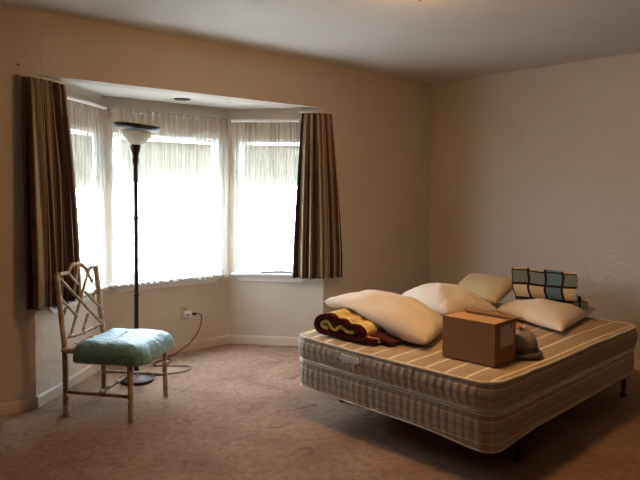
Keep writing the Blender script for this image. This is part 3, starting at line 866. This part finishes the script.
# ------------------------------------------------------------------ cardboard box
bx = thing('cardboard_box', 'open brown cardboard box in the middle of the mattress', 'cardboard box', (-2.336, -2.303, TOPZ+.001), radians(4.5))
bwid, blen, bh, tk = .215, .305, .215, .004     # x, y, z; origin at the near left corner
bm = bmesh.new()
box(bm, 0, bwid, 0, blen, 0, tk); box(bm, 0, tk, 0, blen, tk, bh); box(bm, bwid-tk, bwid, 0, blen, tk, bh)
box(bm, tk, bwid-tk, 0, tk, tk, bh); box(bm, tk, bwid-tk, blen-tk, blen, tk, bh)
obj('body', bm, CARD, bx, smooth=False)
def flapbox(pts, mt=None, name='flap'):
    bm = bmesh.new(); vs = [bm.verts.new(p) for p in pts]
    nn = (vs[1].co-vs[0].co).cross(vs[3].co-vs[0].co).normalized()*.0035
    vb = [bm.verts.new(v.co+nn) for v in vs]
    bm.faces.new(vs); bm.faces.new(vb[::-1])
    for i in range(4): bm.faces.new((vs[i], vb[i], vb[(i+1) % 4], vs[(i+1) % 4]))
    return obj(name, bm, mt or CARDIN, bx, smooth=False)
flapbox([(.0, .004, bh+.0005), (.0, blen-.004, bh+.0005), (.165, blen+.0, bh-.004), (.165, .012, bh-.004)])
flapbox([(bwid, .0, bh+.0005), (bwid, blen, bh+.0005), (bwid+.035, blen+.02, bh+.006), (bwid+.03, -.03, bh+.002)], CARD)
flapbox([(.1, .004, bh+.0005), (bwid-.008, .004, bh+.0005), (bwid-.02, .075, bh-.06), (.115, .075, bh-.06)])
flapbox([(.1, blen-.004, bh+.0005), (bwid-.008, blen-.004, bh+.0005), (bwid-.02, blen-.08, bh-.05), (.115, blen-.08, bh-.05)])
bm = bmesh.new(); box(bm, .055, .195, -.0012, -.0002, .085, .195); lb = plabel(obj('shipping_label', bm, PAPER, bx, smooth=False), 'pale paper shipping label')
bm = bmesh.new(); box(bm, .155, .178, -.0018, -.0013, .172, .186); obj('red_mark', bm, RED, lb, smooth=False)

# ------------------------------------------------------------------ grey hat and the trinket on it
ht = thing('hat', 'grey rounded cloth hat with a dark brim beside the cardboard box', 'hat', (-2.005, -2.245, TOPZ+.0005))
bm = bmesh.new(); lathe(bm, [(.0, 0), (.108, 0), (.116, .006), (.117, .014), (.108, .022), (.094, .026), (.094, .02), (.0, .02)], 36)
for v in bm.verts: v.co.z += .004*noise.noise((v.co.x*9, v.co.y*9, 0))*(v.co.z > .004)
obj('brim', bm, HATD, ht, angle=60)
bm = bmesh.new(); lathe(bm, [(.0945, .026), (.096, .036), (.092, .05)], 36, cap=False); lathe(bm, [(.092, .026), (.0905, .05)], 36, cap=False); obj('band', bm, HATD, ht)
bm = bmesh.new(); lathe(bm, [(.0, .024), (.0915, .027), (.091, .05), (.087, .075), (.078, .1), (.062, .12), (.04, .132), (.015, .137), (0, .138)], 36, cap=False)
for v in bm.verts:
    a = atan2(v.co.y, v.co.x); v.co *= 1+.02*noise.noise((cos(a)*3, sin(a)*3, v.co.z*10))*(v.co.z > .06)
obj('crown', bm, HAT, ht, angle=60)
tr = thing('ribbon_bow', 'tiny red and white bow resting on top of the grey hat', 'bow', (-2.015, -2.255, TOPZ+.1385))
ORANGE = plain('orange_ribbon', lin(204, 92, 48), .5, .1, 40)
for k, (dx, dy, m_) in enumerate(((.02, .008, RED), (-.02, -.006, RED), (.006, -.02, ADAPT), (-.004, .02, ORANGE))):
    bm = bmesh.new()
    tube(bm, catmull([(0, 0, .004), (dx*.7+dy*.3, dy*.7-dx*.3, .016), (dx*1.25, dy*1.25, .012), (dx*.8-dy*.3, dy*.8+dx*.3, .003), (0, 0, .004)], 5), .0045, 8)
    plabel(obj('loop', bm, m_, tr), ['red loop', 'red loop', 'white loop', 'orange loop'][k])

# ------------------------------------------------------------------ camera
cam = bpy.data.cameras.new('camera'); co = bpy.data.objects.new('camera', cam); COL.objects.link(co)
f_, cy_, pit, rol, yaw = 630.33, 217.11, .04951, .00966, .72101
fw = Vector((sin(yaw)*cos(pit), cos(yaw)*cos(pit), -sin(pit))); r_ = Vector((cos(yaw), -sin(yaw), 0)); u_ = r_.cross(fw)
r2 = r_*cos(rol)+u_*sin(rol); u2 = -r_*sin(rol)+u_*cos(rol)
mw = Matrix((r2, u2, -fw)).transposed().to_4x4(); mw.translation = Vector((-5.03815, -4.05222, 1.39803)); co.matrix_world = mw
cam.sensor_fit = 'HORIZONTAL'; cam.sensor_width = 36; cam.lens = f_/640*36; cam.shift_y = -(240-cy_)/640; cam.clip_start = .05
scene.camera = co

# ------------------------------------------------------------------ light
w = bpy.data.worlds.new('sky'); scene.world = w; w.use_nodes = True
bg = w.node_tree.nodes['Background']; bg.inputs[0].default_value = (.66, .82, 1.0, 1); bg.inputs[1].default_value = 25
for nm, P, Q, a, b in (('daylight_left', A, B, .14, LAB-.06), ('daylight_middle', B, C, .085, 1.03), ('daylight_right', C, D, .06, .69)):
    l = bpy.data.lights.new(nm, 'AREA'); l.shape = 'RECTANGLE'; l.size = b-a; l.size_y = WZ1-WZ0
    o = bpy.data.objects.new(nm, l); COL.objects.link(o)
    d = (Q-P).normalized(); n = Vector((-d.y, d.x, 0)); p = P+d*(a+b)/2+n*.13; p.z = (WZ0+WZ1)/2
    o.location = p; o.rotation_euler = (-n).to_track_quat('-Z', 'Z').to_euler()
    l.cycles.is_portal = True
sl = bpy.data.lights.new('sun', 'SUN'); sl.energy = 12; sl.angle = radians(.6); sl.color = (1, .98, .96)
so = bpy.data.objects.new('sun', sl); COL.objects.link(so); so.location = (0, -8, 12)
so.rotation_euler = Vector((.25, .5, -1)).to_track_quat('-Z', 'Y').to_euler()
vs = scene.view_settings
scene.display_settings.display_device = 'sRGB'
vs.view_transform = 'Standard'; vs.look = 'None'; vs.exposure = .45; vs.gamma = 1.0; vs.use_curve_mapping = False
